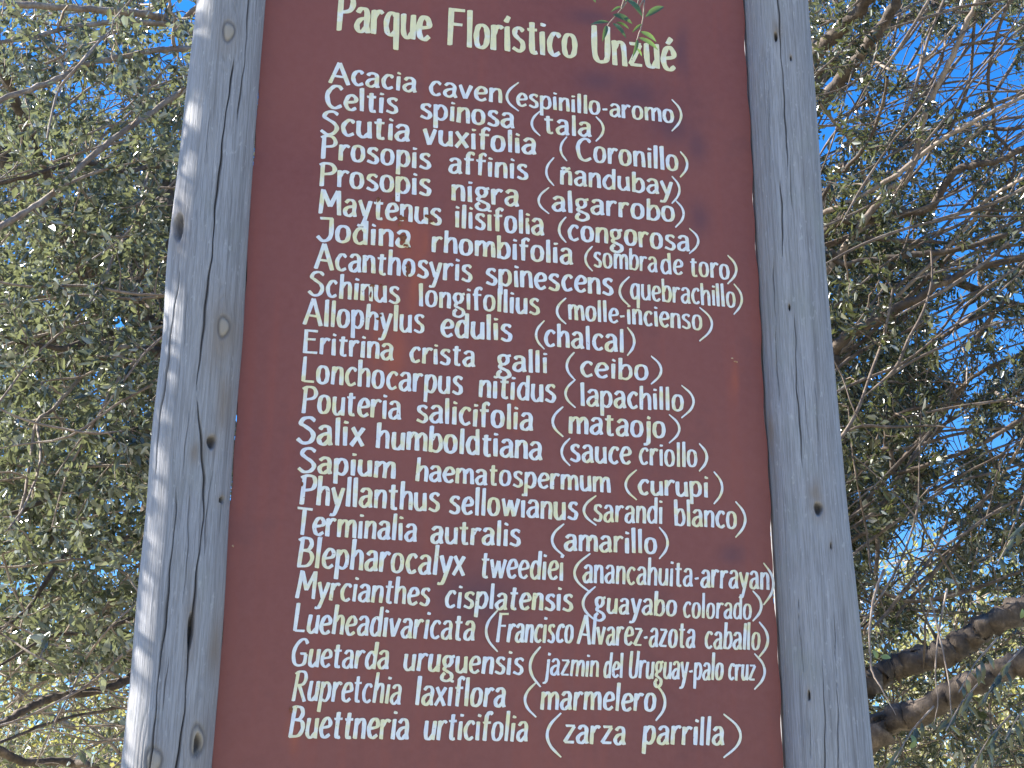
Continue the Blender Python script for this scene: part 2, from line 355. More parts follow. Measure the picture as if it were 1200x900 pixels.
# --- brush lettering: every glyph is a set of brush strokes (units: baseline 0, x-height 62, cap 100)
G = {
 'A': (58, [[(2, 0), (26, 100)], [(28, 100), (56, -1)], [(12, 32), (45, 30)]]),
 'B': (54, [[(12, 0), (13, 98)], [(2, 90), (16, 99), (36, 96), (44, 78), (34, 58), (15, 54)], [(20, 55), (42, 50), (50, 28), (38, 5), (8, 1)]]),
 'C': (50, [[(48, 86), (38, 98), (24, 97), (10, 78), (5, 48), (12, 14), (28, 1), (48, 12)]]),
 'E': (46, [[(7, 0), (7, 100)], [(7, 98), (44, 98)], [(7, 54), (38, 55)], [(7, 2), (45, 3)]]),
 'F': (46, [[(7, -1), (7, 100)], [(7, 97), (44, 98)], [(7, 54), (38, 54)]]),
 'G': (56, [[(50, 84), (40, 98), (26, 97), (10, 76), (5, 44), (13, 10), (30, 1), (49, 10), (50, 42)], [(30, 44), (52, 44)]]),
 'J': (42, [[(6, 99), (40, 100)], [(38, 100), (37, 30), (30, 8), (16, 2), (3, 18)]]),
 'L': (42, [[(8, 100), (7, 4)], [(7, 4), (40, 4)]]),
 'M': (68, [[(6, 0), (10, 100)], [(12, 98), (34, 30)], [(34, 30), (56, 98)], [(58, 100), (63, 0)]]),
 'P': (48, [[(10, -2), (11, 98)], [(2, 90), (18, 99), (38, 96), (46, 76), (38, 52), (14, 45)]]),
 'R': (54, [[(10, -2), (11, 98)], [(2, 90), (18, 99), (38, 96), (45, 76), (36, 55), (14, 50)], [(22, 50), (52, -2)]]),
 'S': (50, [[(47, 88), (34, 99), (16, 94), (9, 76), (20, 59), (38, 44), (45, 26), (36, 6), (18, 1), (2, 14)]]),
 'T': (50, [[(25, 98), (24, -1)], [(1, 99), (50, 96)]]),
 'U': (48, [[(6, 100), (6, 26), (14, 5), (26, 2), (38, 8), (42, 28), (42, 100)]]),
 'a': (40, [[(6, 50), (14, 60), (26, 60), (33, 48), (33, 16), (37, 0)], [(32, 38), (14, 32), (5, 18), (9, 4), (20, 1), (32, 14)]]),
 'b': (40, [[(6, 100), (6, 0)], [(7, 40), (16, 58), (28, 60), (36, 42), (35, 16), (24, 1), (7, 6)]]),
 'c': (36, [[(34, 52), (26, 61), (15, 57), (6, 36), (9, 12), (20, 1), (34, 9)]]),
 'd': (41, [[(35, 100), (35, 0)], [(34, 48), (24, 61), (12, 54), (5, 30), (9, 8), (20, 1), (34, 14)]]),
 'e': (38, [[(7, 30), (32, 36), (34, 50), (24, 61), (12, 54), (5, 30), (10, 8), (22, 1), (35, 10)]]),
 'f': (30, [[(32, 92), (24, 100), (15, 92), (13, 76), (13, 0)], [(2, 60), (29, 61)]]),
 'g': (41, [[(20, 60), (9, 54), (7, 38), (14, 24), (25, 25), (32, 38), (30, 54), (20, 60)], [(29, 56), (40, 61)], [(14, 22), (10, 10), (22, 3), (36, -6), (38, -22), (24, -33), (8, -28), (6, -14), (14, -4)]]),
 'h': (40, [[(6, 100), (6, 0)], [(7, 40), (16, 56), (27, 60), (34, 46), (35, 0)]]),
 'i': (15, [[(7, 61), (8, 0)], [(8, 82), (9, 88)]]),
 'I': (15, [[(7, 61), (8, 0)], [(5, 78), (13, 93)]]),
 'j': (18, [[(12, 61), (12, -12), (6, -28), (-4, -31)], [(12, 80), (13, 88)]]),
 'l': (15, [[(7, 101), (8, 0)]]),
 'm': (62, [[(6, 62), (6, 0)], [(7, 42), (16, 57), (25, 59), (31, 46), (32, 0)], [(33, 42), (42, 57), (50, 59), (56, 46), (58, 0)]]),
 'n': (39, [[(6, 62), (6, 0)], [(7, 42), (16, 57), (27, 59), (33, 46), (34, 0)]]),
 'o': (41, [[(20, 61), (9, 54), (5, 31), (9, 8), (20, 1), (32, 9), (36, 31), (32, 54), (20, 61)]]),
 'p': (41, [[(6, 62), (6, -34)], [(7, 42), (17, 59), (29, 58), (36, 40), (34, 14), (23, 1), (7, 8)]]),
 'q': (41, [[(34, 62), (34, -34)], [(33, 52), (24, 61), (12, 55), (5, 31), (9, 8), (20, 2), (33, 14)]]),
 'r': (31, [[(6, 62), (6, 0)], [(7, 38), (14, 54), (23, 61), (31, 56)]]),
 's': (35, [[(32, 54), (23, 61), (11, 57), (8, 44), (18, 34), (29, 24), (30, 9), (20, 1), (3, 8)]]),
 't': (30, [[(14, 84), (14, 12), (20, 1), (28, 3)], [(2, 60), (28, 61)]]),
 'u': (40, [[(6, 61), (6, 18), (12, 3), (22, 2), (33, 16)], [(34, 61), (35, 0)]]),
 'v': (38, [[(3, 61), (18, 1)], [(19, 1), (35, 62)]]),
 'w': (58, [[(3, 61), (16, 1)], [(16, 2), (29, 56)], [(29, 56), (42, 1)], [(42, 2), (55, 62)]]),
 'x': (38, [[(4, 61), (35, 0)], [(35, 61), (3, 0)]]),
 'y': (38, [[(3, 61), (19, 6)], [(36, 61), (16, -20), (6, -32), (-1, -31)]]),
 'z': (37, [[(4, 59), (34, 59)], [(33, 57), (5, 4)], [(4, 3), (36, 3)]]),
 '-': (22, [[(3, 28), (19, 31)]]),
}
G['ñ'] = (39, G['n'][1] + [[(6, 76), (13, 82), (22, 77), (31, 83)]])
G['é'] = (38, G['e'][1] + [[(18, 74), (29, 90)]])
def catmull(P, n):
    if len(P) == 2:
        return [P[0] + (P[1] - P[0]) * t for t in np.linspace(0, 1, 6)]
    closed = np.linalg.norm(P[0] - P[-1]) < 1e-6
    Q = ([P[-2]] + list(P) + [P[1]]) if closed else ([2 * P[0] - P[1]] + list(P) + [2 * P[-1] - P[-2]])
    out = []
    for i in range(1, len(Q) - 2):
        p0, p1, p2, p3 = Q[i - 1:i + 3]
        for t in np.linspace(0, 1, n, endpoint=False):
            out.append(.5 * (2 * p1 + (p2 - p0) * t + (2 * p0 - 5 * p1 + 4 * p2 - p3) * t * t + (3 * p1 - p0 - 3 * p2 + p3) * t ** 3))
    out.append(Q[-2]); return out
class Lettering:
    def __init__(s): s.V = []; s.Q = []; s.T = []; s.k = 0
    def stroke(s, P, wd, closed=False, thin=.62, nib=.0, taper=0):
        """P: points in sign plane (x,z); the brush is wider for upright strokes than for level ones"""
        P = np.array(P); n = len(P)
        T = np.gradient(P, axis=0)
        if closed: T[0] = T[-1] = (P[1] - P[-2])
        T /= np.maximum(1e-9, np.linalg.norm(T, axis=1))[:, None]
        N = np.stack([-T[:, 1], T[:, 0]], 1)
        ang = np.abs(T[:, 1]); w = wd * (thin + (1 - thin) * ang ** 1.5) * (1 + .07 * np.sin(np.arange(n) * .9 + rng.uniform(0, 6)))
        w *= rng.uniform(.94, 1.07)
        if taper: 
            u = np.linspace(-1, 1, n); w *= (1 - taper * np.abs(u) ** 3)
        y = -.0008 - .00012 * (s.k % 8); s.k += 1
        b = len(s.V); ys = y - np.linspace(0, .0001, n)
        A, B = P + N * w[:, None] / 2, P - N * w[:, None] / 2
        if not closed:    # brush ends: slightly slanted and rounded
            k = rng.uniform(.10, .30) * wd
            A[0] -= T[0] * k * .2; B[0] += T[0] * k * .5; A[-1] += T[-1] * k * .3
        for a_, b_, yy in zip(A, B, ys): s.V += [(a_[0], yy, a_[1]), (b_[0], yy, b_[1])]
        for i in range(n - 1): s.Q.append((b + 2 * i, b + 2 * i + 1, b + 2 * i + 3, b + 2 * i + 2))
        if not closed:
            for e, sg in ((0, -1), (n - 1, 1)):
                c = P[e] + T[e] * sg * w[e] * .13; q = len(s.V); y = ys[e]
                m1 = (A[e] * .8 + B[e] * .2) + T[e] * sg * w[e] * .11; m2 = (A[e] * .2 + B[e] * .8) + T[e] * sg * w[e] * .11
                s.V += [(m1[0], y, m1[1]), (c[0], y, c[1]), (m2[0], y, m2[1])]
                i = b + 2 * e
                s.T += [(i, q, q + 1), (i, q + 1, i + 1), (i + 1, q + 1, q + 2)]
    def word(s, text, x0, y0, x1, y1, cap, slant=0.0, weight=1.0, xs=1.0):
        p0, p1 = at(x0, y0), at(x1, y1)
        up = at(x0, y0 - cap); H = (up.z - p0.z) / 100.0
        total = sum(G[c][0] for c in text) + 7 * (len(text) - 1)
        d = np.array([p1.x - p0.x, p1.z - p0.z]); o = np.array([p0.x, p0.z])
        wd = 17.9 * H * weight
        ex = (np.linalg.norm(d) - wd * .6) / (total - 8); rr_ = ex / H
        wd *= min(1.0, max(.68, .70 + .30 * (rr_ - .9) / .45))
        d = d / np.linalg.norm(d); x = -4.0
        st = wd * .3
        for c in text:
            adv, strokes = G[c]
            jy = rng.uniform(-1.6, 1.6); js = rng.uniform(.975, 1.03); jr = rng.uniform(-.02, .025)
            for S in strokes:
                pts = []
                for gx, gy in S:
                    gx += rng.uniform(-.9, .9) if S[0] != S[-1] else 0
                    Y = (gy + jy) * js * H * (xs if gy <= 62 else 1.0)
                    pts.append(o + d * (st + (x + gx) * ex + Y * (slant + jr)) + np.array([0, Y]))
                s.stroke(catmull(np.array(pts), 6), wd, closed=(S[0] == S[-1]))
            x += adv + 7
    def paren(s, kind, xa, xb, ya, yb, wpx=3.3):
        """xa..xb, ya..yb: bounding box on the photograph"""
        n = 5; pts = []
        for i in range(n):
            t = i / (n - 1); b = math.sin(math.pi * (t * .92 + .04)) ** .8
            if kind == '(':
                px = xb - (xb - xa) * b - (xb - xa) * .12 * (1 - t) * 0
            else: px = xa + (xb - xa) * b
            q = at(px, ya + (yb - ya) * t); pts.append(np.array([q.x, q.z]))
        s.stroke(catmull(np.array(pts), 6), wpx / 640.0, thin=.9, taper=.45)
    def build(s, name, label, mat=None):
        fs = [np.array(s.Q)] + ([np.array(s.T)] if s.T else [])
        o = link(name, mesh_np(name, np.array(s.V), fs, mat or M_paint), sign)
        if label: o['label'] = label
        return o
for w, *q in (('Parque', 393, 34.5, 506, 48), ('FlorIstico', 524, 51.8, 677.5, 69), ('Unzué', 694, 72.5, 793, 83)):
    t = Lettering(); t.word(w, *q, 42, weight=1.06 if w[0] == 'U' else 1.12, xs=1.06); t.build('title_word', 'larger white title word ' + w.replace('I', 'í'), M_title)
ROWS = [
 (24, 0, [('Acacia', 386.3, 97, 487, 108), ('caven', 502.5, 110.8, 588, 121)], [('espinillo-aromo', 605, 123.8, 789.5, 144.5)], (593.8, 610.8, 97, 130.5), (784.5, 798, 117, 154)),
 (26, 0, [('Celtis', 380.8, 126.3, 465.5, 133.8), ('spinosa', 492, 138, 602, 150.5)], [('tala', 637.5, 155.5, 692.5, 160.8)], (623, 635, 130.5, 159.5), (696, 706.8, 137, 166)),
 (27, 0, [('Scutia', 375, 157, 479.5, 165.5), ('vuxifolia', 495.8, 168.8, 627.5, 181.3)], [('Coronillo', 675.5, 188, 795, 200.5)], (656.8, 665.8, 160.5, 189), (795, 805, 178, 208)),
 (26, 0, [('Prosopis', 375, 185, 504, 198.8), ('affinis', 525.5, 202.5, 618, 210.8)], [('ñandubay', 656, 215.5, 787.5, 229)], (640, 651, 185, 218), (785, 796, 207, 238.8)),
 (27, 0, [('Prosopis', 373, 216.8, 504.5, 230), ('nigra', 528.8, 234, 607, 242)], [('algarrobo', 647, 247, 790.5, 260)], (631, 646, 220, 250.8), (789, 800.8, 235, 266.8)),
 (28, 0, [('Maytenus', 373, 249.5, 516.8, 263.8), ('ilisifolia', 533, 266.3, 636.8, 276.3)], [('congorosa', 665.5, 281, 807.5, 294.5)], (655, 665, 254.5, 284.5), (805, 818, 268, 297.5)),
 (27, 0, [('Jodina', 371, 282.5, 480, 290), ('rhombifolia', 505.5, 295, 670.8, 310)], [('sombra', 695.5, 312.5, 770.5, 319), ('de', 774.5, 321, 800.5, 322.5), ('toro', 808.8, 323, 855, 327.5)], (685.8, 696, 288.8, 318), (850, 862.5, 299.5, 333)),
 (28.5, 0, [('Acanthosyris', 369, 314.5, 553, 330.5), ('spinescens', 569, 333, 718, 346)], [('quebrachillo', 738.8, 350, 862.5, 360.5)], (726, 740, 324.5, 358.8), (857.5, 869, 333, 368.8)),
 (27.5, 0, [('Schinus', 361, 346, 468, 355.8), ('longifollius', 490.5, 358.8, 631.8, 368.8)], [('molle-incienso', 666, 373.8, 823, 387)], (652.5, 665.5, 349.5, 380), (816, 834, 360.5, 400)),
 (30, .02, [('Allophylus', 356, 380, 496.8, 391), ('edulis', 516, 393.8, 599.5, 400)], [('chalcal', 637.5, 405, 730.8, 413)], (628, 640, 376, 409.5), (733, 743, 384, 417)),
 (27, .02, [('Eritrina', 355, 413, 460.5, 421.8), ('crista', 479.5, 424, 556, 430), ('galli', 582, 433, 641, 437.5)], [('ceibo', 680, 441, 759, 446)], (664, 675, 413, 445), (760, 774.5, 417.5, 450.5)),
 (30, .02, [('Lonchocarpus', 353, 447.5, 542, 463), ('nitidus', 561, 465, 650.8, 472)], [('lapachillo', 680, 475.5, 800.8, 481.8)], (662.5, 676.8, 445, 478), (795, 812.5, 451.8, 490)),
 (30, .02, [('Pouteria', 352, 482.5, 469.5, 491.8), ('salicifolia', 487.5, 494, 624, 504.5)], [('mataojo', 666, 507.5, 779.5, 513)], (647.5, 662.5, 476.8, 512), (781, 795.8, 486, 519.5)),
 (31, .02, [('Salix', 347.5, 518.8, 426, 523), ('humboldtiana', 440.5, 524.5, 635, 538.8)], [('sauce', 668, 540, 739.5, 544.5), ('criollo', 748.8, 544.5, 817.5, 547.5)], (658, 670, 513.8, 546), (817, 828, 520, 552.5)),
 (29, .03, [('Sapium', 348.8, 552.5, 462.5, 560.5), ('haematospermum', 487, 563, 715, 577)], [('curupi', 747.5, 579, 829.5, 582.5)], (733, 748.8, 550.8, 586), (834, 846, 553, 590.8)),
 (33, .03, [('Phyllanthus', 350, 590, 515, 599.5), ('sellowianus', 525.8, 601.8, 677, 609.5)], [('sarandi', 695, 611, 777, 614), ('blanco', 790.5, 615.5, 863.8, 619.5)], (684, 701.8, 581, 615.8), (859, 873, 588, 630)),
 (31, .03, [('Terminalia', 345.5, 625.8, 488, 634.5), ('autralis', 504, 636, 609.5, 640)], [('amarillo', 661, 645, 769.5, 648.8)], (646.8, 664, 614, 651.8), (770, 782, 618, 655)),
 (35, .06, [('Blepharocalyx', 346, 663.8, 544.5, 675), ('tweediei', 562.5, 676.5, 660.5, 680)], [('anancahuita-arrayan', 682.5, 682.5, 902, 691)], (673, 695.8, 648.8, 694.5), (891.8, 906, 660, 709)),
 (31, .09, [('Myrcianthes', 346, 700.8, 503, 709.5), ('cisplatensis', 520.5, 712, 670.5, 716)], [('guayabo', 696, 717.5, 792.5, 722.5), ('colorado', 800, 723.5, 881, 725.8)], (683, 701, 687.5, 727.5), (879.5, 891.8, 692.5, 728)),
 (34, .09, [('Lueheadivaricata', 343, 740.8, 555.8, 751)], [('Francisco', 581, 751.8, 672, 753), ('Alvarez-azota', 676.5, 754, 814.5, 759.5), ('caballo', 825.5, 759.5, 891, 761.8)], (569.5, 586, 715.5, 763.8), (887, 899.5, 729, 770)),
 (32, .10, [('Guetarda', 340, 780.5, 455, 783.8), ('uruguensis', 471.8, 785.5, 612.5, 790.5)], [('jazmin', 638, 791, 701.5, 793), ('del', 706.5, 793.5, 730, 794.5), ('Uruguay-palo', 736, 794.5, 847.5, 796.8), ('cruz', 853, 797, 885, 797)], (621, 636, 758, 805), (881, 895.8, 766, 808)),
 (35, .10, [('Rupretchia', 341, 820, 469.5, 825), ('laxiflora', 486, 826, 592, 828.8)], [('marmelero', 633, 831, 768, 833)], (615, 631, 800, 840.5), (765.8, 779, 801.8, 844.5)),
 (36, .09, [('Buettneria', 336, 863.8, 478.8, 866), ('urticifolia', 495.8, 866, 618, 868.8)], [('zarza', 660, 871, 732.5, 872), ('parrilla', 753, 871.8, 848, 873)], (641, 661, 835.8, 887.5), (843, 867.5, 837, 888)),
]
for ri, (cap, sl, sci, com, pl, pr) in enumerate(ROWS):
    xs = 1.11 if ri < 14 else 1.03
    for i, (w, *q) in enumerate(sci):
        t = Lettering(); t.k = i * 3; t.word(w, *q, cap * (1 if i == 0 else .95), sl, xs=xs); t.build('botanical_word', 'white hand-lettered word ' + w)
    t = Lettering(); t.k = 5; t.paren('(', *pl); t.build('bracket', None)
    for w, *q in com:
        t = Lettering(); t.word(w, *q, cap * (.96 if w[0].isupper() else .90), sl, weight=.98, xs=xs); t.build('common_word', 'white hand-lettered word ' + w)
    t = Lettering(); t.k = 6; t.paren(')', *pr); t.build('bracket', None)

# --- rust patches, chips
def blob(px, py, rx, ry, mat, name, seed, lift=-.0021):
    r = random.Random(seed); c = at(px, py); n = 14; V = [(c.x, lift - .0006, c.z)]
    for i in range(n):
        a = 2 * math.pi * i / n; k = r.uniform(.55, 1.25)
        V.append((c.x + math.cos(a) * rx * k / 640, lift, c.z + math.sin(a) * ry * k / 640))
    link(name, mesh_np(name, np.array(V), [np.array([(0, 1 + i, 1 + (i + 1) % n) for i in range(n)])], mat), sign)
for i, (px, py, rx, ry) in enumerate([(443, 234, 2.2, 4), (461, 233, 1.8, 2.5), (471, 256, 5, 4), (468, 263, 2, 2.5), (502, 254, 4.5, 3.6), (505, 260, 3, 2),
        (472, 279, 4.5, 6), (475, 288, 4.5, 2.4), (479, 291, 2, 1.5), (478, 314, 3.5, 6), (477, 322, 2, 3), (436, 335, 3.5, 2.4), (446, 334, 2, 1.4), (434, 346, 1.6, 5),
        (443, 374, 3, 2), (446, 370, 1.6, 2.4), (341, 832, 2.4, 4), (620, 262, 1.8, 2.2), (560, 472, 1.8, 1.6), (354, 568, 1.3, 3.5)]):
    blob(px, py, rx, ry, M_rust, 'rust_patch', i)
for i, (px, py, rx, ry) in enumerate([(862, 424, 3.4, 1.2), (858, 420, 1.8, 1), (603, 641, 1, 1), (273, 640, 1.3, 1.3)]):
    blob(px, py, rx, ry, M_chip, 'paint_chip', 50 + i, -.0012)

# ------------------------------------------------------------------ trees
class Tubes:
    def __init__(s): s.V = []; s.Q = []; s.n = 0
    def add(s, P, Rr, ns):
        P = np.asarray(P, float); n = len(P); T = np.gradient(P, axis=0); T /= np.maximum(1e-9, np.linalg.norm(T, axis=1))[:, None]
        ref = np.array([.31, .22, .93]) if abs(T[0][2]) < .85 else np.array([.95, .2, .1])
        A = np.cross(T, ref); A /= np.linalg.norm(A, axis=1)[:, None]; B = np.cross(T, A)
        a = np.arange(ns) * 2 * np.pi / ns
        Rr = np.asarray(Rr, float)
        V = P[:, None, :] + Rr[:, None, None] * (np.cos(a)[None, :, None] * A[:, None, :] + np.sin(a)[None, :, None] * B[:, None, :])
        if ns > 6: V += (rng.normal(0, .10 if Rr[0] > .03 else .06, (n, ns, 1)) * Rr[:, None, None]) * (V - P[:, None, :]) / Rr[:, None, None]
        i = np.arange(n - 1)[:, None] * ns; j = np.arange(ns)[None, :]; j2 = (j + 1) % ns
        Q = np.stack([i + j, i + ns + j, i + ns + j2, i + j2], -1).reshape(-1, 4) + s.n
        s.V.append(V.reshape(-1, 3)); s.Q.append(Q); s.n += n * ns
    def build(s, name, mat, parent):
        return link(name, mesh_np(name, np.vstack(s.V), [np.vstack(s.Q)], mat, True), parent)
def leaves_mesh(name, B, D, L, W, mat, tint):
    """each leaf: a lance-shaped blade of two halves folded along the midrib"""
    n = len(B); D = D / np.linalg.norm(D, axis=1)[:, None]
    N = rng.normal(size=(n, 3)) + np.array([0, 0, .6]); S = np.cross(D, N); S /= np.linalg.norm(S, axis=1)[:, None]; N = np.cross(S, D)
    L = L[:, None]; W = W[:, None]; f = rng.uniform(.1, .5, (n, 1)); bend = rng.uniform(-.22, .05, (n, 1)) * L
    v = np.stack([B, B + D * L * .33 + S * W * .5 + N * W * f * .5, B + D * L * .70 + S * W * .36 + N * (W * f * .36 + bend * .5), B + D * L + N * bend,
                  B + D * L * .70 - S * W * .36 + N * (W * f * .36 + bend * .5), B + D * L * .33 - S * W * .5 + N * W * f * .5], 1).reshape(-1, 3)
    o = np.arange(n)[:, None] * 6
    Q = np.vstack([o + np.array([[0, 1, 2, 3]]), o + np.array([[0, 3, 4, 5]])])
    return mesh_np(name, v, [Q], mat, False, {'tint': np.repeat(tint, 6)})
# sky gaps seen through the crowns: (px, py, rx, ry, strength)
GAPS = [(1118, 85, 34, 42, .93), (1165, 60, 26, 30, .8), (1187, 135, 26, 50, .9), (1062, 45, 26, 30, .7), (1035, 130, 16, 30, .6), (970, 160, 14, 30, .75), (998, 120, 10, 24, .8),
        (1120, 240, 22, 32, .9), (1065, 275, 14, 14, .8), (1085, 190, 12, 14, .7), (1186, 300, 30, 12, .85), (1125, 330, 24, 14, .85), (1122, 380, 24, 30, .93), (1112, 425, 14, 20, .8),
        (1120, 505, 17, 30, .93), (1172, 525, 13, 16, .85), (1187, 395, 18, 22, .8), (1140, 455, 18, 22, .5), (1105, 575, 24, 14, .7), (1060, 665, 36, 36, .90), (1080, 630, 34, 24, .8),
        (1095, 735, 14, 12, .8), (1020, 700, 8, 36, .55), (1037, 440, 12, 12, .7), (1060, 370, 18, 10, .5), (1080, 520, 10, 10, .6), (1165, 780, 22, 20, .4),
        (100, 110, 34, 24, .55), (135, 128, 24, 22, .7), (185, 75, 16, 20, .6), (75, 36, 10, 10, .7), (108, 168, 26, 14, .6), (160, 340, 14, 14, .6), (100, 325, 20, 12, .4),
        (215, 6, 16, 10, .8), (125, 670, 16, 16, .6), (30, 690, 18, 10, .55), (105, 845, 26, 22, .92), (65, 812, 12, 8, .7), (150, 660, 8, 16, .5), (85, 445, 10, 8, .3)]
def keep_prob(P):
    x, y = project(P); k = np.ones(len(P))
    for gx, gy, rx, ry, s in GAPS:
        d = ((x - gx) / rx) ** 2 + ((y - gy) / ry) ** 2
        k *= 1 - s * np.clip(1.6 - d, 0, 1)
    right = x > 930
    k *= np.where(right & (y < 280), .95, 1.0)
    k *= np.where(right & (y > 690), .55, 1.0)
    k *= np.where((x < 260) & (y > 790), .22, 1.0)
    k = np.where((x < 260) & (P[:, 1] > 3.5), np.minimum(1, k + .25), k)
    k *= np.where((x < 260) & (y < 110), .7, 1.0)
    k *= np.where((x > 330) & (x < 850) & (y > -20), .75, 1.0)        # hidden behind the signboard
    return k
class Tree:
    def __init__(s, root, bark, bb=None): s.root = root; s.bark = bark; s.bb = bb or M_bark_pale; s.pale = .06; s.nodes = []; s.rad = []; s.tub = Tubes(); s.tw = []
    def limb(s, pts, r0, r1, name='limb', ns=10, mat=None, n=7):
        P = np.array(catmull(np.array([list(p) for p in pts], float), n)); m = len(P)
        P[1:-1] += rng.normal(0, .12 * r0, (m - 2, 3))
        Rr = np.linspace(r0, r1, m) * (1 + rng.normal(0, .05, m))
        t_ = Tubes(); t_.add(P, Rr, ns); o = t_.build(name, mat or s.bark, s.root)
        s.nodes += list(P); s.rad += list(Rr); return o
    def grow(s, targets, r0, r1, ns, nseg, wob, final=False, maxlen=9):
        kd = kdtree.KDTree(len(s.nodes))
        for i, p in enumerate(s.nodes): kd.insert(p, i)
        kd.balance(); new = []; nr = []
        for tg in targets:
            found = kd.find_n(tg, 5); co, i, d = found[random.randrange(len(found))] if d_ok(found) else found[0]
            if d < .03 or d > maxlen: continue
            a = np.array(s.nodes[i]); b = np.array(tg); u = np.linspace(0, 1, nseg + 1)[:, None]
            mid = (a + b) / 2 + rng.normal(0, wob * d, 3) + np.array([0, 0, .10 * d])
            P = (1 - u) ** 2 * a + 2 * u * (1 - u) * mid + u ** 2 * b
            P[1:] += rng.normal(0, .02 * d, (nseg, 3))
            ra = min(s.rad[i] * .8, r0); Rr = np.linspace(ra, r1, nseg + 1)
            s.tub.add(P, Rr, ns); new += list(P[1:]); nr += list(Rr[1:])
            if final: s.tw.append(P)
        s.nodes += new; s.rad += nr
    def finish(s, mat, per, L, W, filt=True, singles=0, name='foliage', spread=.012, droop=-.15):
        s.tub.build('branches', s.bb, s.root)['kind'] = 'stuff'
        TW = np.array(s.tw); n = len(TW); seg = TW.shape[1] - 1
        u = rng.uniform(.25, 1.0, (n, per)) * seg; i = np.minimum(u.astype(int), seg - 1); f = (u - i)[..., None]
        I = np.arange(n)[:, None]
        B = (TW[I, i] * (1 - f) + TW[I, i + 1] * f).reshape(-1, 3); D = (TW[I, i + 1] - TW[I, i]).reshape(-1, 3)
        D /= np.maximum(1e-6, np.linalg.norm(D, axis=1))[:, None]
        D = D * .7 + rng.normal(0, .65, D.shape) + np.array([0, 0, droop])
        B = B + rng.normal(0, spread, B.shape)
        if filt:
            k = rng.uniform(size=len(B)) < keep_prob(B); B, D = B[k], D[k]
        n = len(B); LL = rng.uniform(*L, n); WW = LL * rng.uniform(*W, n)
        tint = np.clip(rng.beta(2, 2.6, n) + rng.normal(0, .05, n), 0, 1)
        tint[rng.uniform(size=n) < s.pale] = 1.0  # this share of leaves is whitened to pass for glints
        if singles:                                  # the leaves that show largest become parts of their own
            x, y = project(B); vis = ((x > 0) & (x < 225) | (x > 1000) & (x < 1200)) & (y > 0) & (y < 900)
            d = np.where(vis, np.linalg.norm(B - np.array(CAM), axis=1) / LL, 1e9); idx = np.argsort(d)[:singles]
            idx = idx[d[idx] < 1e8]
            protos = [leaves_mesh('leaf', np.zeros((1, 3)), np.array([[1., 0, 0]]), np.ones(1), np.ones(1) * w_, mat, np.array([t_])) for w_, t_ in ((.42, .3), (.5, .5), (.36, .75), (.46, .95))]
            for q in idx:
                o = bpy.data.objects.new('leaf', protos[int(rng.integers(4))]); col.objects.link(o); o.parent = s.root
                o.matrix_parent_inverse = Matrix.Translation(-s.root.location)
                rt = Vector(D[q]).to_track_quat('X', 'Z').to_matrix().to_4x4() @ Matrix.Rotation(rng.uniform(-1.2, 1.2), 4, 'X')
                o.matrix_basis = Matrix.Translation(Vector(B[q])) @ rt @ Matrix.Scale(float(LL[q]) * 1.15, 4)
            mk = np.ones(n, bool); mk[idx] = False; B, D, LL, WW, tint = B[mk], D[mk], LL[mk], WW[mk], tint[mk]
        o = link(name, leaves_mesh(name, B, D, LL, WW, mat, tint), s.root); o['kind'] = 'stuff'
        return len(B)
def d_ok(found): return found[0][2] > .05 and found[-1][2] < found[0][2] * 1.35
def strip(n, pxr, pyr, yr):
    P = []
    for _ in range(n):
        P.append(tuple(at(random.uniform(*pxr), random.uniform(*pyr), random.uniform(*yr))))
    return P
def boxpts(n, xr, yr, zr): return [(random.uniform(*xr), random.uniform(*yr), random.uniform(*zr)) for _ in range(n)]
def thin(P):
    P = np.array(P); k = rng.uniform(size=len(P)) < np.clip(keep_prob(P) + .12, 0, 1); return [tuple(p) for p in P[k]]

# ---- tree behind the left post
rt = empty('leafy_tree', (-.35, 3.3, 0), 'dense evergreen tree with glossy leaves and sunlit curving twigs behind the left post', 'tree')
T1 = Tree(rt, M_bark); T1.pale = .16
T1.limb([(-.35, 3.3, -.2), (-.38, 3.28, 1.0), (-.5, 3.2, 2.2), (-.62, 3.1, 3.3), (-.7, 3.0, 4.6)], .17, .05, 'trunk', 14)
def hand(T, y0, y1, pts, wpx0, wpx1, start=None, mat=None, name='limb'):
    y0 -= .35; y1 -= .45; n = len(pts); P = [tuple(start)] if start is not None else []
    for i, (px, py) in enumerate(pts): P.append(tuple(at(px, py, y0 + (y1 - y0) * i / max(1, n - 1))))
    sc = (DIST + (y0 + y1) / 2) / F / 2 * 1.05
    return T.limb(P, wpx0 * sc, wpx1 * sc, name, 9, mat)
f1 = (-.66, 3.05, 3.9); f2 = (-.62, 3.1, 3.3); f3 = (-.5, 3.2, 2.3)
hand(T1, 2.6, 2.2, [(240, 60), (223, 40), (192, 22), (140, 14), (75, 10), (0, 4), (-90, 20)], 13, 6, f1, M_bark_pale)
hand(T1, 2.5, 2.1, [(240, 40), (205, 30), (150, 26), (90, 31), (40, 43), (0, 50), (-80, 70)], 9, 4, f1, M_bark_pale)
hand(T1, 2.4, 1.9, [(245, 56), (222, 57), (190, 58), (150, 65), (100, 76), (60, 96), (0, 117), (-70, 150)], 9, 6, f1, M_bark_pale)
hand(T1, 2.3, 1.9, [(240, 85), (218, 103), (180, 130), (147, 152), (100, 190), (60, 228), (10, 260), (-50, 300)], 8, 7, f1, M_bark_pale)
hand(T1, 2.6, 2.1, [(230, 188), (207, 190), (170, 196), (145, 201), (110, 192), (80, 193), (30, 208), (-40, 222)], 7, 5, f1)
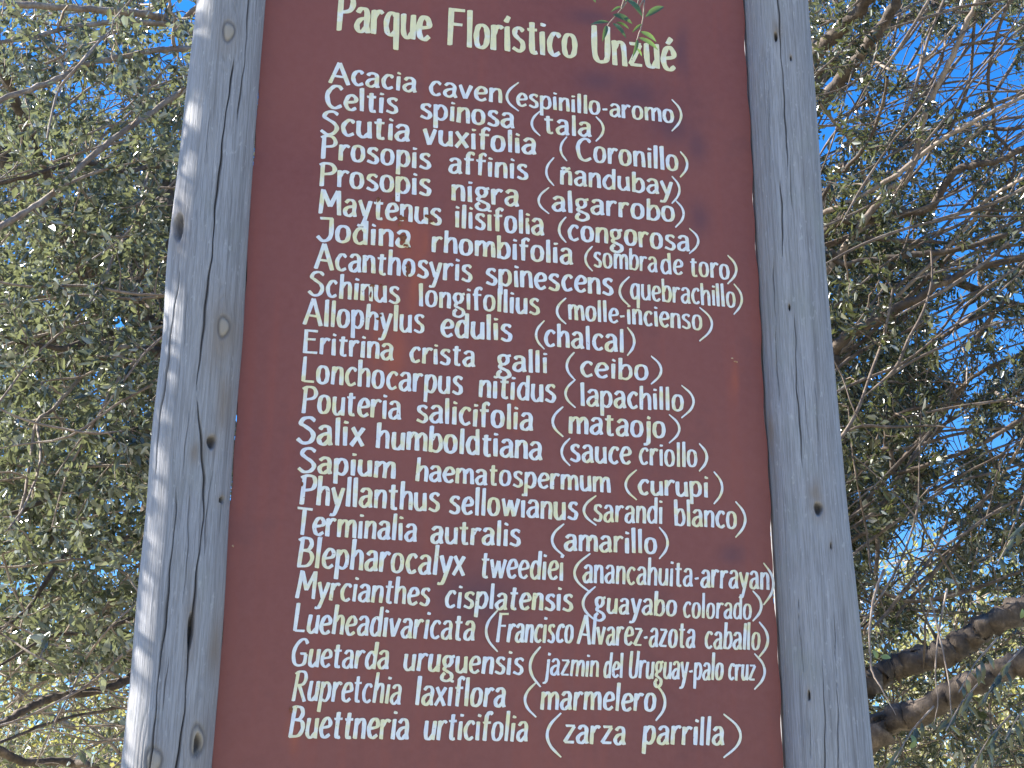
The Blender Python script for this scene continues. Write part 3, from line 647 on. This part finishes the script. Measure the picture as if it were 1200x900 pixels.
hand(T1, 2.2, 2.0, [(150, 270), (133, 300), (118, 336), (88, 375), (40, 418), (0, 470)], 4, 2.5, at(175, 200, 2.4), M_bark_pale)
hand(T1, 2.7, 2.3, [(230, 425), (195, 415), (150, 406), (112, 402), (70, 408), (20, 400)], 16, 5, f2)
hand(T1, 2.5, 2.3, [(150, 405), (162, 375), (166, 340), (170, 300), (160, 240)], 8, 3, None)
hand(T1, 2.3, 2.1, [(150, 406), (122, 412), (95, 442), (62, 480), (43, 496), (32, 560), (20, 620)], 6, 3, None, M_bark_pale)
hand(T1, 2.1, 1.9, [(43, 496), (47, 540), (30, 590), (10, 620)], 3.5, 2, None, M_bark_pale)
hand(T1, 2.7, 2.3, [(200, 545), (165, 560), (130, 580), (80, 575), (20, 600), (-30, 610)], 9, 4, f2)
hand(T1, 2.6, 2.2, [(190, 635), (160, 630), (110, 640), (75, 652), (35, 710), (0, 738), (-40, 760)], 7, 4, f3)
hand(T1, 2.5, 2.1, [(190, 700), (150, 725), (110, 742), (60, 745), (0, 780)], 6, 3, f3)
hand(T1, 2.5, 2.0, [(180, 785), (150, 797), (120, 808), (62, 818), (30, 831), (0, 850), (-50, 880)], 11, 7, f3)
hand(T1, 2.4, 1.9, [(160, 840), (110, 835), (50, 850), (0, 870), (-40, 875)], 4, 3, f3)
hand(T1, 2.2, 1.9, [(130, 905), (80, 893), (30, 893), (0, 880), (-50, 860)], 9, 9, f3)
hand(T1, 2.4, 2.2, [(150, 800), (100, 770), (55, 745), (20, 700), (0, 640)], 3.5, 2.5, None, M_bark_pale)
for a_ in range(6):       # limbs out of view carry the rest of the crown
    x_, y_, z_ = random.uniform(-3.4, .2), random.uniform(2.2, 5.2), random.uniform(3.2, 6.6)
    T1.limb([f1, ((x_ - .66) / 2 + random.uniform(-.3, .3), (y_ + 3) / 2, (z_ + 3.9) / 2 + .3), (x_, y_, z_)], .05, .012, 'limb', 8)
def fan(T, n, xr, yr, ang, ln, w, sgn):
    for _ in range(n):
        x, y = random.uniform(*xr), random.uniform(*yr); a = math.radians(random.uniform(*ang)); L_ = random.uniform(*ln); d0 = random.uniform(1.6, 3.2); cv = random.uniform(-.9, .9); d0 = random.uniform(1.5, 2.8)
        pts = []
        for k in range(6):
            q = k / 5 * L_; aa = a + cv * k / 5 + random.uniform(-.17, .17)
            pts.append(tuple(at(x, y, d0))); x += sgn * math.cos(aa) * L_ / 5; y -= math.sin(aa) * L_ / 5; d0 += random.uniform(-.06, .06)
        P = np.array(catmull(np.array(pts), 3)); r = random.uniform(*w) * (DIST + d0) / F / 2
        rr_ = np.linspace(r, r * .45, len(P)); rr_[:4] *= (.25, .5, .75, .9); T.tub.add(P, rr_, 6); T.nodes += list(P); T.rad += list(np.linspace(r, r * .45, len(P)))
fan(T1, 70, (120, 300), (-20, 780), (-50, 5), (120, 330), (2.5, 5.5), -1)
fan(T1, 45, (60, 260), (760, 930), (-30, 40), (80, 240), (1.5, 4), -1)
T1.grow(strip(45, (-150, 330), (-60, 940), (1.7, 3.9)) + boxpts(26, (-2.7, -.4), (1.8, 5), (2.2, 5.6)), .011, .004, 5, 8, .14, maxlen=2.5)
T1.grow(thin(strip(420, (-60, 300), (-40, 930), (1.6, 3.8))) + boxpts(120, (-2.7, -.3), (1.8, 5), (2.3, 5.6)), .0045, .002, 4, 6, .14, maxlen=1.3)
T1.grow(strip(1100, (250, 560), (-60, 930), (2.6, 4.6)) + strip(500, (-380, -60), (-60, 930), (2.6, 4.6)) + thin(strip(1500, (-40, 240), (-30, 800), (3.6, 5.2))) + thin(strip(3500, (-50, 250), (-40, 930), (1.5, 3.9))) + boxpts(240, (-2.5, -.2), (1.8, 5), (2.3, 5.6)), .0031, .0013, 3, 5, .12, True, maxlen=.9)
print('leaves L', T1.finish(M_leafL, 19, (.022, .042), (.36, .54), singles=230))

# ---- tree behind the right post
rt2 = empty('spreading_tree', (.75, 3.2, 0), 'tree of thick tangled sunlit limbs and narrow olive leaves behind the right post', 'tree')
M_twig = mat_bark('brown_twig_bark', (.06, .042, .03), (.15, .11, .08), (.36, .29, .22))
T2 = Tree(rt2, M_bark, M_twig)
T2.limb([(.75, 3.2, -.2), (.8, 3.2, .9), (.95, 3.1, 2.0), (1.0, 3.0, 3.0), (1.1, 2.9, 4.4)], .19, .07, 'trunk', 14)
e0 = (.93, 3.1, 2.2); e1 = (1.0, 3.0, 3.1); e2 = (1.08, 2.9, 4.2)
hand(T2, 2.6, 2.2, [(930, 105), (950, 72), (985, 34), (1012, 5), (1060, -50)], 26, 18, e1)
hand(T2, 2.5, 2.1, [(935, 165), (955, 130), (985, 92), (1015, 55), (1045, 12), (1075, -40)], 23, 14, e1)
hand(T2, 2.4, 1.9, [(940, 258), (965, 249), (1005, 232), (1050, 205), (1095, 170), (1140, 143), (1210, 108)], 8, 5, e1, M_bark_pale)
hand(T2, 2.4, 2.0, [(1010, 262), (1050, 225), (1072, 185), (1082, 140), (1100, 98), (1120, 58), (1145, 0), (1160, -30)], 11, 7, e1, M_bark_pale)
hand(T2, 2.2, 1.9, [(1140, 143), (1160, 150), (1185, 151), (1220, 143)], 7, 5)
hand(T2, 2.2, 1.9, [(1025, 72), (1045, 82), (1065, 82), (1088, 66), (1120, 30)], 4.5, 3, None, M_bark_pale)
hand(T2, 2.5, 2.1, [(945, 300), (1010, 262), (1050, 250), (1090, 243), (1120, 200), (1165, 190), (1215, 165)], 13, 8, e1)
hand(T2, 2.5, 2.1, [(950, 450), (973, 417), (1000, 388), (1035, 372), (1075, 350), (1130, 320), (1210, 300)], 21, 7, e1)
hand(T2, 2.5, 2.2, [(940, 330), (990, 310), (1060, 300), (1130, 290), (1215, 262)], 12, 6, e1)
hand(T2, 2.3, 1.9, [(960, 238), (990, 200), (1018, 165), (1035, 120), (1040, 90)], 7, 4, e1)
hand(T2, 2.6, 2.2, [(1015, 215), (1000, 170), (975, 140), (960, 120)], 6, 4, None, M_bark_pale)
hand(T2, 2.3, 2.0, [(1110, 160), (1135, 100), (1140, 50), (1143, 0), (1140, -40)], 5, 4)
hand(T2, 2.3, 1.9, [(1100, 300), (1140, 250), (1170, 225), (1215, 200)], 6, 4, e1, M_bark_pale)
hand(T2, 2.3, 2.0, [(1150, 260), (1165, 150), (1158, 90), (1175, 20), (1200, -30)], 6, 4, e1)
hand(T2, 2.4, 2.1, [(1090, 500), (1120, 460), (1160, 430), (1215, 410)], 7, 4, e0)
hand(T2, 2.3, 2.0, [(1000, 560), (1050, 555), (1100, 540), (1150, 520), (1215, 480)], 7, 5, e0)
hand(T2, 2.3, 2.0, [(1160, 580), (1185, 540), (1205, 505)], 5, 3, None, M_bark_pale)
hand(T2, 2.2, 2.0, [(1167, 460), (1182, 470), (1205, 478)], 5, 4, None, M_bark_pale)
hand(T2, 2.4, 2.1, [(1110, 365), (1120, 388), (1132, 420), (1133, 450)], 3, 2, None, M_bark_pale)
hand(T2, 2.4, 2.2, [(990, 640), (1030, 690), (1080, 705), (1140, 690), (1210, 665)], 6, 4, e0)
hand(T2, 2.5, 2.1, [(1180, 640), (1140, 660), (1100, 640), (1060, 690)], 3, 2)
hand(T2, 2.1, 1.9, [(980, 815), (1012, 803), (1042, 786), (1070, 774), (1104, 766), (1138, 748), (1163, 730), (1215, 706)], 34, 30, e0)
hand(T2, 2.0, 1.7, [(990, 880), (1030, 850), (1070, 838), (1110, 815), (1155, 795), (1215, 768)], 38, 28, e0)
hand(T2, 1.7, 1.6, [(1036, 668), (1024, 700), (1019, 745), (1022, 785), (1036, 812), (1050, 838)], 4, 1, None, M_bark_pale)
hand(T2, 1.8, 1.8, [(1110, 690), (1101, 735), (1096, 785), (1099, 822), (1094, 850)], 3, .8, None, M_bark_pale)
hand(T2, 1.8, 1.7, [(1090, 700), (1102, 750), (1112, 800), (1115, 835), (1124, 862)], 2.8, .8, None, M_bark_pale)
for a_ in range(6):
    x_, y_, z_ = random.uniform(.2, 3.6), random.uniform(2.2, 5.0), random.uniform(3.4, 6.6)
    T2.limb([e2, ((x_ + 1) / 2, (y_ + 3) / 2, (z_ + 4.2) / 2 + .3), (x_, y_, z_)], .05, .012, 'limb', 8)
fan(T2, 110, (915, 1130), (20, 760), (5, 62), (120, 340), (2.5, 7), 1)
fan(T2, 60, (915, 1150), (0, 330), (0, 70), (100, 300), (2, 5), 1)
fan(T2, 60, (1150, 1500), (0, 800), (0, 80), (120, 300), (2, 6), 1)
fan(T2, 22, (1000, 1180), (500, 900), (80, 130), (80, 260), (1.5, 4), 1)
T2.grow(strip(50, (1250, 1750), (-60, 940), (1.9, 4.2)) + strip(30, (560, 930), (-60, 940), (2.5, 4.2)) + strip(60, (920, 1330), (-60, 940), (1.7, 3.9)) + boxpts(24, (.9, 3.2), (1.8, 5), (2.2, 5.6)), .012, .004, 5, 8, .16, maxlen=2.5)
T2.grow(thin(strip(520, (930, 1260), (-40, 930), (1.6, 3.8))) + boxpts(110, (.9, 3.2), (1.8, 5), (2.3, 5.6)), .005, .002, 4, 6, .14, maxlen=1.3)
T2.grow(strip(1500, (560, 940), (-60, 930), (2.4, 4.4)) + strip(1900, (1240, 1700), (-60, 930), (1.8, 4.4)) + thin(strip(1300, (930, 1090), (240, 740), (2.2, 4.2))) + thin(strip(3700, (930, 1240), (-40, 930), (1.6, 3.9))) + boxpts(330, (.9, 3.2), (1.8, 5), (2.3, 5.6)), .0031, .0013, 3, 5, .12, True, maxlen=.9)
print('leaves R', T2.finish(M_leafR, 21, (.020, .040), (.28, .42), singles=230))

# ---- sunlit trees farther off, seen low through the branches
def fx(px, y): return at(px, 700, y).x
far = [(fx(1150, 12.5), 12.5, 6.6, 2.0, 'pale sunlit far tree low in the gap right of the right post'), (fx(1010, 17), 17, 7.2, 2.4, 'far tree standing behind the lower right limbs'),
       (fx(40, 13.5), 13.5, 5.3, 2.2, 'pale twiggy far tree low at the left edge'), (fx(190, 17.5), 17.5, 6.0, 2.2, 'far tree standing low behind the left post'),
       (fx(1290, 15), 15, 7.6, 2.8, 'far tree beyond the right edge of the thicket'), (fx(-130, 16), 16, 6.0, 2.8, 'far tree beyond the left edge of the thicket'), (.2, 20, 6.0, 2.6, 'far tree hidden directly behind the signboard')]
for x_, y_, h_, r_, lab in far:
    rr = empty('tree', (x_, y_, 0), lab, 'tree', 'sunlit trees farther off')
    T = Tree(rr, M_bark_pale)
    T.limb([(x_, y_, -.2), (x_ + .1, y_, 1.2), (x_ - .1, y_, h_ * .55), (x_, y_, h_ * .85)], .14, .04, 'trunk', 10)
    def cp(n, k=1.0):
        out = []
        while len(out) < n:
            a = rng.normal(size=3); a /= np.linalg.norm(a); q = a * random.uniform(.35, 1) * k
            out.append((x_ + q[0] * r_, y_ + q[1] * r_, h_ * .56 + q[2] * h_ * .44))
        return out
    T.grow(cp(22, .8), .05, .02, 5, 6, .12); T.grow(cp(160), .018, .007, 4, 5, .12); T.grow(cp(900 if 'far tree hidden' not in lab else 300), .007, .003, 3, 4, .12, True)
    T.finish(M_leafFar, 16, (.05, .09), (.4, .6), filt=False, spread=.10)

# ---- branch reaching over the sign: its twigs hang in front of the title, its leaves dapple the left post
ob = empty('overhanging_branch', (-.66, 3.05, 3.9), 'small leafy twigs hanging down over the end of the painted title', 'branch')
T3 = Tree(ob, M_bark)
T3.limb([(-.66, 3.05, 3.9), (-.45, 1.9, 4.5), (-.1, .6, 4.55), (.15, -.25, 4.35), (.36, -.55, 4.05)], .022, .005, 'bough', 8)
def twig(pts, w0, w1, y=-.55, start=None):
    P = [tuple(start)] if start is not None else []
    P += [tuple(at(px, py, y)) for px, py in pts]; T3.limb(P, w0 * .0007, w1 * .0007, 'twig', 6, M_bark_pale)
twig([(741, -30), (735, 0), (722, 18), (712, 30), (708, 46)], 2.2, 1.2, start=(.36, -.55, 4.05))
twig([(757, -30), (755, 0), (753, 25), (748, 42), (744, 58)], 2.2, 1.2, start=(.36, -.55, 4.05))
M_leafT = mat_leaf('hanging_leaf', (.030, .060, .040), (.060, .115, .045), (.12, .18, .05), (.20, .32, .05), .3, .35)
def big_leaf(pa, pb, wpx, tint, y=-.55, own=None, mat=None):
    a, b = at(*pa, y), at(*pb, y + random.uniform(-.02, .02)); d = b - a; L_ = d.length; d.normalize()
    nrm = Vector((random.uniform(-.25, .25), -1, random.uniform(-.2, .35))); s_ = d.cross(nrm).normalized(); nrm = s_.cross(d)
    w = wpx * (DIST + y) / F; n = 7; V = []
    for i in range(n):
        t = i / (n - 1); ww = w * .5 * math.sin(math.pi * min(1, t ** .85)) ** .75 if 0 < t < 1 else .0002
        c = a + d * L_ * t + nrm * (.10 * L_ * math.sin(t * 3.1))
        for k in (-1, 0, 1): V.append(tuple(c + s_ * ww * k + nrm * (abs(k) * ww * .35)))
    Q = [(i * 3 + k, i * 3 + k + 1, i * 3 + k + 4, i * 3 + k + 3) for i in range(n - 1) for k in (0, 1)]
    o = link('leaf', mesh_np('leaf', np.array(V), [np.array(Q)], mat or M_leafT, True, {'tint': np.full(len(V), tint)}), own or ob)
for pa, pb, w, tn in [((714, 26), (692, 29), 5.5, .05), ((718, 17), (741, 28), 9, .15), ((711, 30), (706, 49), 6, .6), ((735, 0), (753, 20), 8, .8), ((756, 20), (778, 8), 9, .05),
        ((718, 27), (734, 45), 6, .7), ((722, 26), (737, 34), 5, .5), ((750, 37), (769, 49), 7, .8), ((748, 44), (771, 59), 7, .6), ((747, 46), (741, 68), 5, .4), ((738, -2), (730, -16), 7, .5),
        ((756, -4), (768, -20), 7, .4), ((752, 28), (741, 38), 4, .3), ((692, -6), (698, 3), 5, .6), ((728, 8), (716, 14), 4, .4), ((745, 56), (752, 66), 4, .6), ((735, 2), (722, -8), 6, .3)]:
    big_leaf(pa, pb, w * 1.1, tn * .55)
# bough that passes left of the post, out of frame: throws the flecks of shade on its sunny edge
db = empty('unseen_side_branch', (-.62, 3.1, 3.3), 'unseen leafy branch just left of the sign, throws flecks of shade on the post', 'branch')
T4 = Tree(db, M_bark)
def sunpt(px, py, t, jitter=.0):
    p = at(px, py) + SUN * t; return (p.x + random.uniform(-jitter, jitter), p.y + random.uniform(-jitter, jitter), p.z + random.uniform(-jitter, jitter))
q0 = [sunpt(205, y, 1.5) for y in (-150, 150, 450, 750, 1000)]
T4.limb([(-.62, 3.1, 3.3), (-1.3, 2.2, 4.6)] + q0, .02, .006, 'bough', 7)
T4.grow([sunpt(random.uniform(130, 260), random.uniform(-80, 960), random.uniform(1.1, 2.0)) for _ in range(70)], .004, .002, 4, 6, .15)
T4.grow([sunpt(random.uniform(120, 270), random.choice((random.uniform(-80, 960), random.uniform(380, 960))), random.uniform(1.0, 2.1)) for _ in range(230)], .002, .001, 3, 5, .12, True)
T4.finish(M_leafL, 9, (.03, .05), (.36, .5), filt=False)

# near, long hanging leaves low on the right
for (sx, sy), n in (((1165, 800), 9), ((1120, 835), 7), ((1190, 845), 8), ((1135, 790), 6), ((1180, 640), 6), ((1060, 870), 6), ((1150, 880), 7)):
    T2.limb([at(sx + 34, sy - 42, 1.2), at(sx + 12, sy - 18, 1.1), at(sx, sy, 1.05), at(sx - 12, sy + 22, 1.0)], .003, .0015, 'twig', 5, M_bark_pale)
    for k in range(n):
        u = k / n; x0, y0 = sx + 20 - 34 * u, sy - 24 + 44 * u; a = math.radians(random.uniform(40, 140)); L_ = random.uniform(16, 27)
        big_leaf((x0, y0), (x0 + L_ * math.cos(a), y0 + L_ * math.sin(a)), random.uniform(5, 8), random.choice((.2, .4, .55, .7, .8)), 1.05, rt2, M_leafR)
for (x0, y0) in ((1028, 772), (1032, 770), (1072, 872), (1066, 876), (1196, 725)):      # fresh bright leaves
    a = math.radians(random.uniform(-120, 20)); big_leaf((x0, y0), (x0 + 12 * math.cos(a), y0 + 12 * math.sin(a)), 7, .88, 1.0, rt2, M_leafT)
